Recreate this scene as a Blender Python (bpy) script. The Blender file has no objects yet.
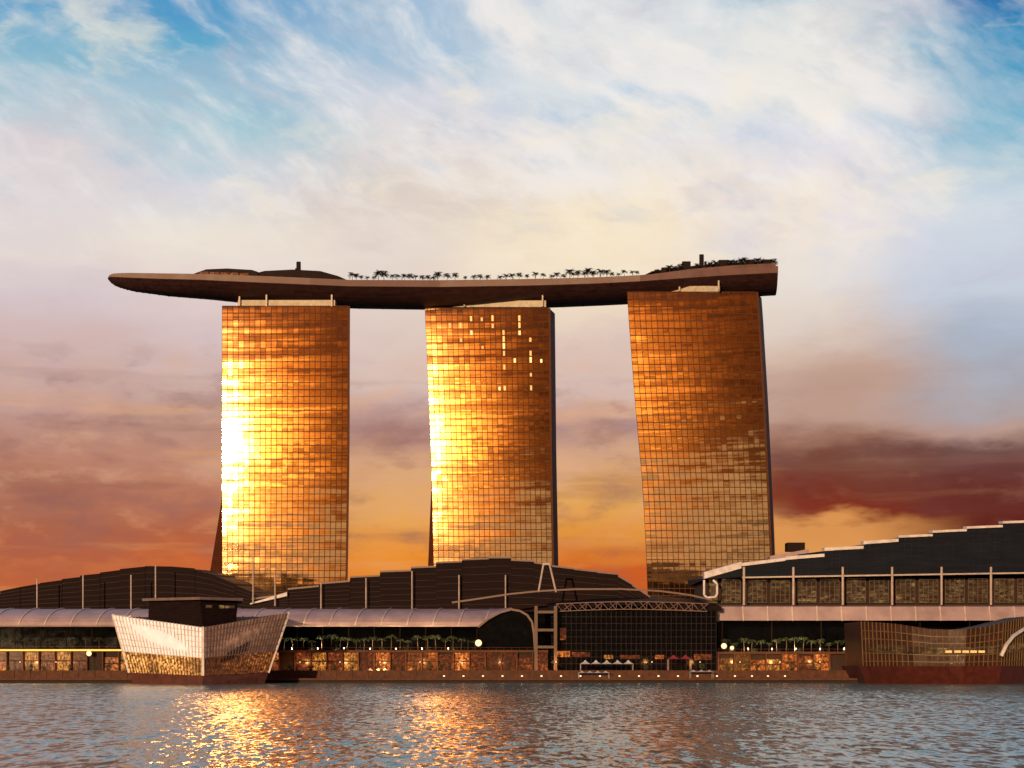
import bpy, bmesh, math, random
from mathutils import Vector
R = math.radians
random.seed(7)
SC = bpy.context.scene
COL = SC.collection

# ------------------------------------------------------------------ camera
F = 1875.0            # focal length in pixels of the 1024 wide picture
HZ = 661.0            # row of the horizon
CH = 8.0              # camera height over the water
cam_d = bpy.data.cameras.new('camera'); cam = bpy.data.objects.new('camera', cam_d); COL.objects.link(cam)
cam.location = (0, 0, CH); cam.rotation_euler = (R(90), 0, 0)
cam_d.sensor_width = 36; cam_d.lens = F / 1024 * 36; cam_d.shift_y = (HZ - 384) / 1024
cam_d.clip_start = 0.5; cam_d.clip_end = 60000
SC.camera = cam
SC.render.engine = 'CYCLES'
SC.cycles.use_denoising = True
SC.cycles.max_bounces = 6
SC.cycles.sample_clamp_indirect = 30
SC.view_settings.view_transform = 'Standard'; SC.view_settings.look = 'None'
SC.view_settings.exposure = 0.0; SC.view_settings.gamma = 1.0

# ------------------------------------------------------------------ sun
SUN_L, SUN_E = 16.0, 7.0      # degrees left of straight behind the camera, elevation
sd = bpy.data.lights.new('sun', 'SUN'); sun = bpy.data.objects.new('sun', sd); COL.objects.link(sun)
sd.energy = 2.8; sd.angle = R(0.5); sd.color = (1.0, 0.66, 0.36)
ldir = Vector((math.sin(R(SUN_L)) * math.cos(R(SUN_E)), math.cos(R(SUN_L)) * math.cos(R(SUN_E)), -math.sin(R(SUN_E))))
sun.rotation_euler = ldir.to_track_quat('-Z', 'Y').to_euler()
sun.location = (-100, -200, 200)

# ------------------------------------------------------------------ node helper
def lin(c):
    return tuple(((v / 255) / 12.92 if v / 255 <= 0.04045 else ((v / 255 + 0.055) / 1.055) ** 2.4) for v in c)

class N:
    """tiny expression wrapper over shader math nodes"""
    tree = None
    def __init__(s, sock): s.s = sock
    @staticmethod
    def math(op, *a, clamp=False):
        n = N.tree.nodes.new('ShaderNodeMath'); n.operation = op; n.use_clamp = clamp
        for i, v in enumerate(a):
            if isinstance(v, N): N.tree.links.new(v.s, n.inputs[i])
            else: n.inputs[i].default_value = v
        return N(n.outputs[0])
    def __add__(s, o): return N.math('ADD', s, o)
    def __radd__(s, o): return N.math('ADD', o, s)
    def __sub__(s, o): return N.math('SUBTRACT', s, o)
    def __rsub__(s, o): return N.math('SUBTRACT', o, s)
    def __mul__(s, o): return N.math('MULTIPLY', s, o)
    def __rmul__(s, o): return N.math('MULTIPLY', o, s)
    def __truediv__(s, o): return N.math('DIVIDE', s, o)
def smooth(v, a, b, lo=0.0, hi=1.0):
    n = N.tree.nodes.new('ShaderNodeMapRange'); n.interpolation_type = 'SMOOTHSTEP'
    N.tree.links.new(v.s, n.inputs['Value'])
    n.inputs['From Min'].default_value = a; n.inputs['From Max'].default_value = b
    n.inputs['To Min'].default_value = lo; n.inputs['To Max'].default_value = hi
    return N(n.outputs[0])
def linmap(v, a, b, lo=0.0, hi=1.0):
    n = N.tree.nodes.new('ShaderNodeMapRange')
    N.tree.links.new(v.s, n.inputs['Value'])
    n.inputs['From Min'].default_value = a; n.inputs['From Max'].default_value = b
    n.inputs['To Min'].default_value = lo; n.inputs['To Max'].default_value = hi
    return N(n.outputs[0])
def comb(x, y, z=0.0):
    n = N.tree.nodes.new('ShaderNodeCombineXYZ')
    for i, v in enumerate((x, y, z)):
        if isinstance(v, N): N.tree.links.new(v.s, n.inputs[i])
        else: n.inputs[i].default_value = v
    return N(n.outputs[0])
def noise(vec, scale=1.0, detail=5.0, rough=0.55, dist=0.0, color=False):
    n = N.tree.nodes.new('ShaderNodeTexNoise')
    N.tree.links.new(vec.s, n.inputs['Vector'])
    n.inputs['Scale'].default_value = scale; n.inputs['Detail'].default_value = detail
    n.inputs['Roughness'].default_value = rough; n.inputs['Distortion'].default_value = dist
    return N(n.outputs['Color' if color else 'Fac'])
def ramp(v, stops, interp='LINEAR'):
    n = N.tree.nodes.new('ShaderNodeValToRGB'); n.color_ramp.interpolation = interp
    N.tree.links.new(v.s, n.inputs[0])
    e = n.color_ramp.elements
    while len(e) < len(stops): e.new(0.5)
    for el, (p, c) in zip(e, stops): el.position = p
    for el, (p, c) in zip(e, stops): el.position = p; el.color = (*c, 1)
    return N(n.outputs[0])
def mixc(f, a, b, mode='MIX'):
    n = N.tree.nodes.new('ShaderNodeMix'); n.data_type = 'RGBA'; n.blend_type = mode
    for sock, v in ((n.inputs[0], f), (n.inputs[6], a), (n.inputs[7], b)):
        if isinstance(v, N): N.tree.links.new(v.s, sock)
        elif isinstance(v, (int, float)): sock.default_value = v
        else: sock.default_value = (*v, 1)
    return N(n.outputs[2])

# ------------------------------------------------------------------ world: sunset sky with clouds
W = bpy.data.worlds.new('World'); SC.world = W; W.use_nodes = True
wt = W.node_tree; wt.nodes.clear(); N.tree = wt
tc = wt.nodes.new('ShaderNodeTexCoord'); sp = wt.nodes.new('ShaderNodeSeparateXYZ')
wt.links.new(tc.outputs['Generated'], sp.inputs[0])
dx, dy, dz = (N(sp.outputs[i]) for i in range(3))
DEG = 180 / math.pi
az = N.math('ARCTAN2', dx, dy) * DEG                 # 0 over the towers, + to the right
el = N.math('ARCSINE', dz) * DEG
baz = N.math('ARCTAN2', dx * -1.0, dy * -1.0) * DEG   # 0 straight behind the camera, + to the left
def A(px): return math.degrees(math.atan((px - 512) / F))
def E(py): return math.degrees(math.atan((HZ - py) / F))
PX = DEG / F                                          # one picture pixel in degrees
# domain warp
wv = comb(az * 0.16, el * 0.42, 3.1)
w1 = noise(wv, 1.0, 5, 0.58, color=True)
ws = wt.nodes.new('ShaderNodeSeparateColor'); wt.links.new(w1.s, ws.inputs[0])
wr, wg, wb = (N(ws.outputs[i]) for i in range(3))
azw = az + (wr - 0.5) * 4.5
elw = el + (wg - 0.5) * 2.0
elw = elw + (noise(comb(az * 0.35, el * 1.3, 8.0), 1.0, 4, 0.6) - 0.5) * 1.1
ELMAX = 21.0
def col(stops):
    st = sorted(((max(0, E(y)) / ELMAX, lin(c)) for y, c in stops), key=lambda s: s[0])
    return ramp(linmap(elw, 0, ELMAX), st)
c0 = col([(0,(80,144,196)),(40,(104,168,204)),(85,(140,186,206)),(130,(188,204,214)),(155,(216,208,212)),(215,(222,213,214)),(260,(226,214,210)),(300,(214,198,202)),(360,(208,180,176)),(405,(196,160,152)),(440,(186,138,122)),(480,(186,126,102)),(525,(170,102,78)),(560,(180,96,66)),(600,(196,100,54))])
c1 = col([(0,(78,148,198)),(50,(98,168,202)),(92,(158,190,210)),(140,(164,200,212)),(190,(212,212,220)),(240,(236,226,212)),(290,(228,210,204)),(340,(214,192,192)),(390,(204,172,162)),(430,(188,146,130)),(480,(190,130,104)),(530,(178,98,66)),(570,(206,102,50)),(605,(216,114,50))])
c2 = col([(0,(160,188,214)),(50,(160,190,214)),(100,(212,214,224)),(150,(228,220,216)),(200,(220,205,195)),(260,(230,216,205)),(330,(222,200,190)),(380,(214,188,178)),(412,(188,152,146)),(440,(180,136,124)),(470,(216,166,126)),(520,(230,166,90)),(565,(234,142,48)),(600,(226,126,40))])
c3 = col([(0,(186,204,222)),(50,(196,212,226)),(100,(176,204,226)),(135,(216,216,226)),(185,(246,230,204)),(240,(244,224,190)),(330,(224,200,186)),(400,(212,182,172)),(428,(178,142,136)),(458,(208,162,132)),(500,(228,166,90)),(540,(224,146,58)),(575,(206,96,36)),(600,(196,84,34))])
c4 = col([(0,(90,165,205)),(18,(208,220,222)),(80,(230,229,220)),(130,(224,225,232)),(200,(226,216,224)),(270,(214,214,226)),(330,(214,194,184)),(375,(192,158,142)),(425,(188,152,136)),(445,(156,112,94)),(465,(120,74,60)),(495,(118,52,38)),(514,(128,50,34)),(526,(216,146,80)),(550,(220,150,80)),(605,(210,120,60))])
c5 = col([(0,(34,112,174)),(60,(58,146,190)),(130,(96,172,202)),(170,(170,200,215)),(220,(206,216,226)),(300,(198,206,220)),(345,(172,182,198)),(400,(170,168,176)),(438,(182,150,140)),(458,(112,78,74)),(490,(104,50,44)),(530,(98,36,28)),(600,(120,50,35))])
sky = mixc(smooth(azw, A(60), A(190)), c0, c1)
sky = mixc(smooth(azw, A(210), A(400)), sky, c2)
sky = mixc(smooth(azw, A(400), A(600)), sky, c3)
sky = mixc(smooth(azw, A(640), A(810)), sky, c4)
sky = mixc(smooth(azw, A(840), A(985)), sky, c5)
# physical sky shows in the clear gaps
nis = wt.nodes.new('ShaderNodeTexSky'); nis.sky_type = 'NISHITA'; nis.sun_disc = False
nis.sun_elevation = R(SUN_E); nis.sun_rotation = R(-180 + SUN_L); nis.air_density = 1.2; nis.dust_density = 1.5; nis.ozone_density = 2.0
nisc = mixc(1.0, N(nis.outputs[0]), (0.1, 0.1, 0.1), 'MULTIPLY')
# wind-drawn wisps in the upper sky, slanting down to the right
ca, sa = math.cos(R(-27)), math.sin(R(-27))
azr, elr = az * ca - el * (-sa) * -1.0, az * (-sa) + el * ca
azr = az * ca + el * sa
wob = (noise(comb(az * 0.12, el * 0.2, 11.0), 1.0, 3, 0.5) - 0.5) * 5.0
wn = noise(comb(azr * 0.22, (elr + wob * 0.5) * 0.62, 1.7), 1.0, 7, 0.58, 0.0)
wn2 = noise(comb(azr * 0.24 + 9.0, (elr + wob * 0.5) * 0.5, 5.2), 1.0, 7, 0.58, 0.0)
up = smooth(el, E(300), E(150))
veil = smooth(wn + smooth(az, 0.0, 6.0) * 0.05, 0.44, 0.70) * up * smooth(az, -13.0, -3.0, 0.4, 0.9) * smooth(az, 14.2, 11.0, 0.35, 1.0)
sky = mixc(veil, sky, lin((240, 234, 232)))
gap = smooth(wn2, 0.50, 0.30) * smooth(el, E(230), E(60)) * 0.75
sky = mixc(gap * 0.75, sky, lin((140, 182, 206)))
clear = smooth(wn2, 0.42, 0.25) * smooth(el, E(120), E(0)) * 0.2
sky = mixc(clear, sky, nisc)
cm = noise(comb(az * 0.20 + 40.0, el * 0.30 + (wr - 0.5), 71.0), 1.0, 8, 0.6)
cmask = smooth(cm, 0.40, 0.60) * smooth(az, -5.0, 1.0) * smooth(az, 12.5, 9.0) * smooth(el, 8.0, 12.5)
warm = smooth(el, 17.0, 13.0)
sky = mixc(cmask * 0.6, sky, mixc(warm, lin((238, 234, 228)), lin((248, 232, 204))))
mt = noise(comb(azr * 0.45, (elr + wob * 0.5) * 1.0, 81.0), 1.0, 8, 0.6)
sky = mixc(smooth(mt, 0.50, 0.72) * smooth(el, E(300), E(180)) * smooth(az, 14.2, 11.0, 0.4, 1.0) * 0.35, sky, lin((250, 246, 242)))
sky = mixc(smooth(mt, 0.48, 0.26) * smooth(el, E(280), E(160)) * 0.32, sky, lin((158, 186, 212)))
# puffs: brighter billows around the middle heights
pf = noise(comb(azw * 0.22, elw * 0.4, 21.0), 1.0, 7, 0.56, 0.0)
sky = mixc(smooth(pf, 0.52, 0.70) * smooth(el, E(330), E(220)) * 0.5, sky, lin((250, 238, 216)))
sky = mixc(smooth(pf, 0.45, 0.28) * smooth(el, E(420), E(300)) * 0.30, sky, lin((186, 176, 192)))
# drawn-out banding low down
bn = noise(comb(az * 0.12 + el * 0.05, el * 1.25 + (wg - 0.5) * 0.8, 31.0), 1.0, 4, 0.55)
mo = noise(comb(az * 0.42, el * 0.95, 61.0), 1.0, 6, 0.58)
low = smooth(el, E(330), E(420)) * smooth(az, 6.5, 9.0, 1.0, 0.2)
sky = mixc(smooth(bn, 0.52, 0.72) * low * 0.38, sky, lin((232, 170, 112)))
sky = mixc(smooth(bn, 0.48, 0.28) * low * 0.34, sky, lin((134, 84, 74)))
lowm = smooth(el, E(320), E(400)) * smooth(el, E(600), E(540)) * smooth(az, 6.5, 9.0, 1.0, 0.25)
sky = mixc(smooth(mo, 0.50, 0.66) * lowm * 0.34, sky, mixc(smooth(el, 5.5, 3.0), lin((226, 176, 142)), lin((228, 140, 74))))
sky = mixc(smooth(mo, 0.50, 0.34) * lowm * 0.34, sky, lin((136, 92, 92)))
# over the top and round the sides
zen = ramp(linmap(el, 0, 90), [(0.0, lin((150, 120, 110))), (0.23, lin((150, 180, 205))), (0.5, lin((110, 150, 190))), (1.0, lin((80, 120, 165)))])
sky = mixc(smooth(el, 19.5, 34.0), sky, zen)
# western half: the sun's own sky behind the camera
stn = noise(comb(baz * 0.03, el * 1.15, 41.0), 1.0, 5, 0.6)
stm = smooth(stn, 0.42, 0.57, 0.06, 1.9)
west = ramp(linmap(el, 0, 60), [(0.0, (0.50, 0.40, 0.28)), (0.045, (0.46, 0.32, 0.18)), (0.065, (0.05, 0.018, 0.01)), (0.10, (0.10, 0.034, 0.012)), (0.2, (0.06, 0.02, 0.010)), (0.5, (0.09, 0.065, 0.075)), (1.0, (0.10, 0.14, 0.20))])
def gauss(sx, sy, cy): 
    a = (baz - SUN_L) / sx; b = (el - cy) / sy
    return N.math('POWER', 2.718, (a * a + b * b) * -1.0)
g1 = gauss(13.5, 6.0, 8.2) * stm * 1.6
g2 = gauss(9.5, 3.6, 7.2) * stm * 3.6
def scalec(v, c):
    n = wt.nodes.new('ShaderNodeVectorMath'); n.operation = 'SCALE'
    n.inputs[0].default_value = c; wt.links.new(v.s, n.inputs['Scale']); return N(n.outputs[0])
west = mixc(1.0, west, scalec(smooth(stn, 0.30, 0.66, 0.45, 1.35), (1, 1, 1)), 'MULTIPLY')
west = mixc(1.0, west, scalec(g1, (1.0, 0.27, 0.022)), 'ADD')
west = mixc(1.0, west, scalec(g2, (1.0, 0.62, 0.16)), 'ADD')
sky = mixc(smooth(dy, 0.35, -0.35), sky, west)
sky = mixc(smooth(el, -0.2, -2.5), sky, (0.03, 0.022, 0.02))
bg = wt.nodes.new('ShaderNodeBackground'); wt.links.new(sky.s, bg.inputs[0]); bg.inputs[1].default_value = 1.0
wo = wt.nodes.new('ShaderNodeOutputWorld'); wt.links.new(bg.outputs[0], wo.inputs[0])
W.cycles.sampling_method = 'MANUAL'; W.cycles.sample_map_resolution = 1024

# ------------------------------------------------------------------ materials
def material(name, color, rough=0.6, metal=0.0, var=0.25, vscale=0.4, emit=None, estr=0.0, spec=0.5, bump=0.0, stretch=(1, 1, 1)):
    m = bpy.data.materials.new(name); m.use_nodes = True
    t = m.node_tree; p = t.nodes['Principled BSDF']; N.tree = t
    g = t.nodes.new('ShaderNodeTexCoord'); mp = t.nodes.new('ShaderNodeMapping')
    t.links.new(g.outputs['Object'], mp.inputs[0]); mp.inputs['Scale'].default_value = stretch
    nz = noise(N(mp.outputs[0]), vscale, 6, 0.62)
    a = tuple(c * (1 - var) for c in color); b = tuple(min(1, c * (1 + var)) for c in color)
    t.links.new(ramp(nz, [(0.3, a), (0.7, b)]).s, p.inputs['Base Color'])
    p.inputs['Metallic'].default_value = metal
    t.links.new(linmap(nz, 0.3, 0.7, max(0, rough - 0.08), min(1, rough + 0.08)).s, p.inputs['Roughness'])
    p.inputs['Specular IOR Level'].default_value = spec
    if emit: p.inputs['Emission Color'].default_value = (*emit, 1); p.inputs['Emission Strength'].default_value = estr
    if bump:
        bn_ = t.nodes.new('ShaderNodeBump'); bn_.inputs['Strength'].default_value = bump
        t.links.new(nz.s, bn_.inputs['Height']); t.links.new(bn_.outputs[0], p.inputs['Normal'])
    return m

def facade_material():
    """bronze coated curtain-wall glass, every sheet slightly out of true"""
    m = bpy.data.materials.new('bronze_glass'); m.use_nodes = True
    t = m.node_tree; p = t.nodes['Principled BSDF']; N.tree = t
    g = t.nodes.new('ShaderNodeTexCoord'); s = t.nodes.new('ShaderNodeSeparateXYZ'); t.links.new(g.outputs['Object'], s.inputs[0])
    x, y, z = (N(s.outputs[i]) for i in range(3))
    a = noise(comb(x * 0.011, y * 0.01, z * 0.21), 1.0, 4, 0.65) - 0.5
    b = noise(comb(x * 0.02 + 7.0, y * 0.02, z * 0.16), 1.0, 3, 0.6) - 0.5
    c = noise(comb(x * 0.3 + 3.0, y * 0.1, z * 0.28), 1.0, 2, 0.5) - 0.5
    geo = t.nodes.new('ShaderNodeNewGeometry')
    uvn = t.nodes.new('ShaderNodeUVMap'); uvn.uv_map = 'pane'
    fl = t.nodes.new('ShaderNodeVectorMath'); fl.operation = 'FLOOR'; t.links.new(uvn.outputs[0], fl.inputs[0])
    wn_ = t.nodes.new('ShaderNodeTexWhiteNoise'); wn_.noise_dimensions = '3D'; t.links.new(fl.outputs[0], wn_.inputs['Vector'])
    jq = t.nodes.new('ShaderNodeSeparateColor'); t.links.new(wn_.outputs['Color'], jq.inputs[0])
    j1, j2 = N(jq.outputs[0]) - 0.5, N(jq.outputs[1]) - 0.5
    add = t.nodes.new('ShaderNodeVectorMath'); add.operation = 'ADD'
    t.links.new(geo.outputs['Normal'], add.inputs[0])
    t.links.new(comb(c * 0.03 + b * 0.06 + j1 * 0.010, 0.0, a * 0.17 + c * 0.02 + j2 * 0.016).s, add.inputs[1])
    nn = t.nodes.new('ShaderNodeVectorMath'); nn.operation = 'NORMALIZE'; t.links.new(add.outputs[0], nn.inputs[0])
    t.links.new(nn.outputs[0], p.inputs['Normal'])
    p.inputs['Base Color'].default_value = (0.87, 0.52, 0.25, 1)
    p.inputs['Metallic'].default_value = 1.0; p.inputs['Roughness'].default_value = 0.075
    return m

def shop_material(name, c1_, c2_, strength, sx=0.9):
    """lit shop interior seen through glass: uneven warm light"""
    m = bpy.data.materials.new(name); m.use_nodes = True
    t = m.node_tree; p = t.nodes['Principled BSDF']; N.tree = t
    g = t.nodes.new('ShaderNodeTexCoord'); s = t.nodes.new('ShaderNodeSeparateXYZ'); t.links.new(g.outputs['Object'], s.inputs[0])
    x, y, z = (N(s.outputs[i]) for i in range(3))
    n1 = noise(comb(x * sx, 0.0, z * 0.8), 1.0, 5, 0.75)
    n2 = noise(comb(x * 0.07, 4.0, z * 0.1), 1.0, 2, 0.5)
    v = smooth(n1, 0.38, 0.72) * smooth(n2, 0.35, 0.62, 0.25, 1.0)
    t.links.new(ramp(v, [(0.0, (0.02, 0.008, 0.004)), (0.35, c1_), (1.0, c2_)]).s, p.inputs['Emission Color'])
    p.inputs['Emission Strength'].default_value = strength
    p.inputs['Base Color'].default_value = (0.012, 0.007, 0.005, 1); p.inputs['Roughness'].default_value = 0.15; p.inputs['Specular IOR Level'].default_value = 0.12
    return m

M = {}
M['glass'] = facade_material()
M['mullion'] = material('bronze_mullion', (0.11, 0.036, 0.013), 0.6, 0.0, spec=.15)
M['end'] = material('dark_end_cladding', (0.15, 0.032, 0.018), 0.6, spec=.12)
M['rear'] = material('rear_slab_cladding', (0.09, 0.022, 0.01), 0.6, spec=.12)
M['cream'] = material('cream_louvre', (0.62, 0.52, 0.40), 0.6)
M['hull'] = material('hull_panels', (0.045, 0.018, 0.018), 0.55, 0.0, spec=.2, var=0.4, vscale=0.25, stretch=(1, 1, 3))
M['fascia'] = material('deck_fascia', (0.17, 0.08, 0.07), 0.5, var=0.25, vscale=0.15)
M['deckdark'] = material('deck_pavilion_dark', (0.018, 0.008, 0.008), 0.6, spec=.12)
M['deckfloor'] = material('deck_floor', (0.12, 0.07, 0.05), 0.8)
M['metal'] = material('pale_metal', (0.5, 0.42, 0.38), 0.5, 0.2)
M['mast'] = material('mast_paint', (0.55, 0.43, 0.40), 0.5)
M['roofdark'] = material('roof_louvre_dark', (0.015, 0.007, 0.008), 0.7, spec=.1, var=0.5, vscale=0.5, stretch=(0.3, 1, 4))
M['roofblue'] = material('roof_slate', (0.010, 0.013, 0.025), 0.7, spec=.12, var=0.5, vscale=0.3, stretch=(0.3, 1, 2))
M['roofseam'] = material('slate_seam', (0.022, 0.022, 0.028), 0.7, spec=.1, var=.6, vscale=.12)
M['louvre'] = material('roof_seam', (0.045, 0.026, 0.026), 0.6, spec=.2, var=.6, vscale=.12)
M['lip'] = material('roof_lip', (0.76, 0.68, 0.70), 0.5)
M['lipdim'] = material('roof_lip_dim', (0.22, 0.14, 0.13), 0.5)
M['canopy'] = material('canopy_panel', (0.46, 0.32, 0.335), 0.5, var=0.25, vscale=0.12)
M['canopyrib'] = material('canopy_rib', (0.70, 0.56, 0.52), 0.5)
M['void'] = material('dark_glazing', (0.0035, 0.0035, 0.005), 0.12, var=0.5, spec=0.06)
M['stone'] = material('warm_stone', (0.11, 0.04, 0.02), 0.8, var=0.5, vscale=0.6)
M['stonedark'] = material('dark_stone', (0.03, 0.013, 0.009), 0.8, var=0.5, vscale=0.6)
M['paving'] = material('promenade_paving', (0.10, 0.05, 0.03), 0.8, var=0.4, vscale=0.5)
M['ground'] = material('ground', (0.06, 0.055, 0.04), 0.9)
M['shop'] = shop_material('shop_glow', (0.35, 0.075, 0.012), (1.0, 0.34, 0.06), 1.7)
M['shopdim'] = shop_material('shop_glow_dim', (0.16, 0.028, 0.008), (0.55, 0.14, 0.03), 1.2, 0.9)
M['shopyellow'] = shop_material('shop_glow_yellow', (0.40, 0.13, 0.02), (1.0, 0.52, 0.12), 1.3, 1.4)
M['gallery'] = shop_material('gallery_glow', (0.11, 0.06, 0.022), (0.46, 0.27, 0.09), 0.85, 0.3)
M['yellowstrip'] = material('yellow_strip_light', (0.8, 0.5, 0.1), 0.5, emit=(1.0, 0.55, 0.09), estr=0.9)
M['lamp'] = material('lamp_glow', (0.9, 0.8, 0.6), 0.5, emit=(1.0, 0.66, 0.34), estr=1.5)
M['litpane'] = material('lit_pane', (0.9, 0.7, 0.4), 0.5, emit=(1.0, 0.62, 0.22), estr=1.3)
M['litpane_warm'] = material('lit_pane_warm', (0.9, 0.6, 0.3), 0.5, emit=(1.0, 0.42, 0.09), estr=.9)
M['litpane_dim'] = material('lit_pane_dim', (0.8, 0.5, 0.2), 0.5, emit=(1.0, 0.50, 0.16), estr=.55)
M['palmleaf'] = material('palm_leaf', (0.07, 0.085, 0.022), 0.6, var=0.4, vscale=1.0)
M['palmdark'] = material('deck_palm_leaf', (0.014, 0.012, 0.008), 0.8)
M['trunk'] = material('palm_trunk', (0.10, 0.06, 0.035), 0.85)
M['white'] = material('white_canvas', (0.75, 0.66, 0.58), 0.7)
M['red'] = material('red_canvas', (0.40, 0.03, 0.03), 0.7)
M['frit'] = material('fritted_glass', (0.82, 0.76, 0.74), 0.28, var=0.22, vscale=0.3, spec=0.6, emit=(1.0, 0.86, 0.76), estr=.42)  # sunlit side of the pavilion put into pale colour plus an added glow
M['fritshade'] = material('fritted_glass_clearer', (0.36, 0.22, 0.17), 0.25, var=0.6, vscale=0.5, spec=0.6, emit=(1.0, 0.55, 0.35), estr=.03)  # same glass with shade painted into its colour, for facets away from the sun
M['frame'] = material('facet_frame', (0.75, 0.66, 0.62), 0.4)
M['plinth'] = material('plinth_stone', (0.12, 0.035, 0.02), 0.6, var=0.4)
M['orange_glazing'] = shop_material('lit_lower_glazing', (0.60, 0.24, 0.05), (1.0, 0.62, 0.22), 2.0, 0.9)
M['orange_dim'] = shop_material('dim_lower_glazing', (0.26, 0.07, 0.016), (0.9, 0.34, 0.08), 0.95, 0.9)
M['gold'] = material('gold_slat', (0.16, 0.085, 0.03), 0.5, 0.05)
M['brownglass'] = material('brown_glass', (0.05, 0.016, 0.008), 0.4, var=0.5, vscale=0.3)
M['redbase'] = material('red_brown_base', (0.10, 0.020, 0.014), 0.5, var=0.35)
M['dimsteel'] = material('dim_steel', (0.19, 0.11, 0.095), 0.5)
M['portal'] = material('portal_steel', (0.13, 0.065, 0.04), 0.5)

# ------------------------------------------------------------------ mesh helper
ROOT = {}
class MB:
    def __init__(s): s.v = []; s.f = []; s.mi = []
    def face(s, pts, m=0):
        i = len(s.v); s.v += [tuple(p) for p in pts]; s.f.append(tuple(range(i, i + len(pts)))); s.mi.append(m)
    def hexa(s, b, t, m=0):
        """b, t: four bottom and four top points in the same turning order"""
        i = len(s.v); s.v += [tuple(p) for p in b] + [tuple(p) for p in t]
        for q in ((3, 2, 1, 0), (4, 5, 6, 7), (0, 1, 5, 4), (1, 2, 6, 5), (2, 3, 7, 6), (3, 0, 4, 7)):
            s.f.append(tuple(i + k for k in q)); s.mi.append(m)
        return s
    def box(s, x0, x1, y0, y1, z0, z1, m=0):
        return s.hexa([(x0, y0, z0), (x1, y0, z0), (x1, y1, z0), (x0, y1, z0)], [(x0, y0, z1), (x1, y0, z1), (x1, y1, z1), (x0, y1, z1)], m)
    def bar(s, p, q, w, d=None, m=0, n=4):
        """straight bar from p to q, w wide"""
        p, q = Vector(p), Vector(q); d = d or w; ax = (q - p).normalized()
        u = ax.cross(Vector((0, 1, 0)));  u = u if u.length > 0.1 else ax.cross(Vector((1, 0, 0)))
        u.normalize(); v = ax.cross(u)
        if n == 4:
            off = [u * w / 2 + v * d / 2, u * -w / 2 + v * d / 2, u * -w / 2 - v * d / 2, u * w / 2 - v * d / 2]
        else:
            off = [u * (w / 2 * math.cos(2 * math.pi * k / n)) + v * (d / 2 * math.sin(2 * math.pi * k / n)) for k in range(n)]
        i = len(s.v); s.v += [tuple(p + o) for o in off] + [tuple(q + o) for o in off]
        for k in range(n):
            k2 = (k + 1) % n; s.f.append((i + k, i + k2, i + n + k2, i + n + k)); s.mi.append(m)
        s.f.append(tuple(i + k for k in reversed(range(n)))); s.mi.append(m)
        s.f.append(tuple(i + n + k for k in range(n))); s.mi.append(m)
        return s
    def loft(s, rings, m=0, cap=True):
        n = len(rings[0]); i = len(s.v)
        for r in rings: s.v += [tuple(p) for p in r]
        for a in range(len(rings) - 1):
            for k in range(n):
                k2 = (k + 1) % n
                s.f.append((i + a * n + k, i + a * n + k2, i + (a + 1) * n + k2, i + (a + 1) * n + k)); s.mi.append(m)
        if cap:
            s.f.append(tuple(i + k for k in reversed(range(n)))); s.mi.append(m)
            s.f.append(tuple(i + (len(rings) - 1) * n + k for k in range(n))); s.mi.append(m)
        return s
    def build(s, name, mats, parent=None, smooth_=False, fix=True):
        mats = mats if isinstance(mats, (list, tuple)) else [mats]
        me = bpy.data.meshes.new(name)
        off = ROOT.get(parent.name, Vector((0, 0, 0))) if parent else Vector((0, 0, 0))
        me.from_pydata([tuple(Vector(p) - off) for p in s.v], [], s.f)
        for m in mats: me.materials.append(m)
        me.polygons.foreach_set('material_index', s.mi)
        if fix:
            b = bmesh.new(); b.from_mesh(me); bmesh.ops.recalc_face_normals(b, faces=b.faces); b.to_mesh(me); b.free()
        if smooth_: me.polygons.foreach_set('use_smooth', [True] * len(me.polygons))
        me.update()
        o = bpy.data.objects.new(name, me); COL.objects.link(o)
        if parent: o.parent = parent
        ROOT[o.name] = off
        return o

def tag(o, label=None, cat=None, group=None, kind=None):
    if label: o['label'] = label
    if cat: o['category'] = cat
    if group: o['group'] = group
    if kind: o['kind'] = kind
    return o
def thing(name, loc, label, cat, group=None):
    o = bpy.data.objects.new(name, None); COL.objects.link(o); o.location = loc; o.empty_display_size = 1
    ROOT[o.name] = Vector(loc); return tag(o, label, cat, group)
def copy_tree(o, parent=None):
    c = o.copy(); COL.objects.link(c)
    if parent: c.parent = parent
    for ch in o.children: copy_tree(ch, c)
    return c
def P(px, py, Y): return Vector(((px - 512) / F * Y, Y, CH + (HZ - py) / F * Y))
def interp(tab, x):
    if x <= tab[0][0]: return tab[0][1]
    for (a, va), (b, vb) in zip(tab, tab[1:]):
        if x <= b:
            t = (x - a) / (b - a); return va + (vb - va) * t
    return tab[-1][1]

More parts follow.
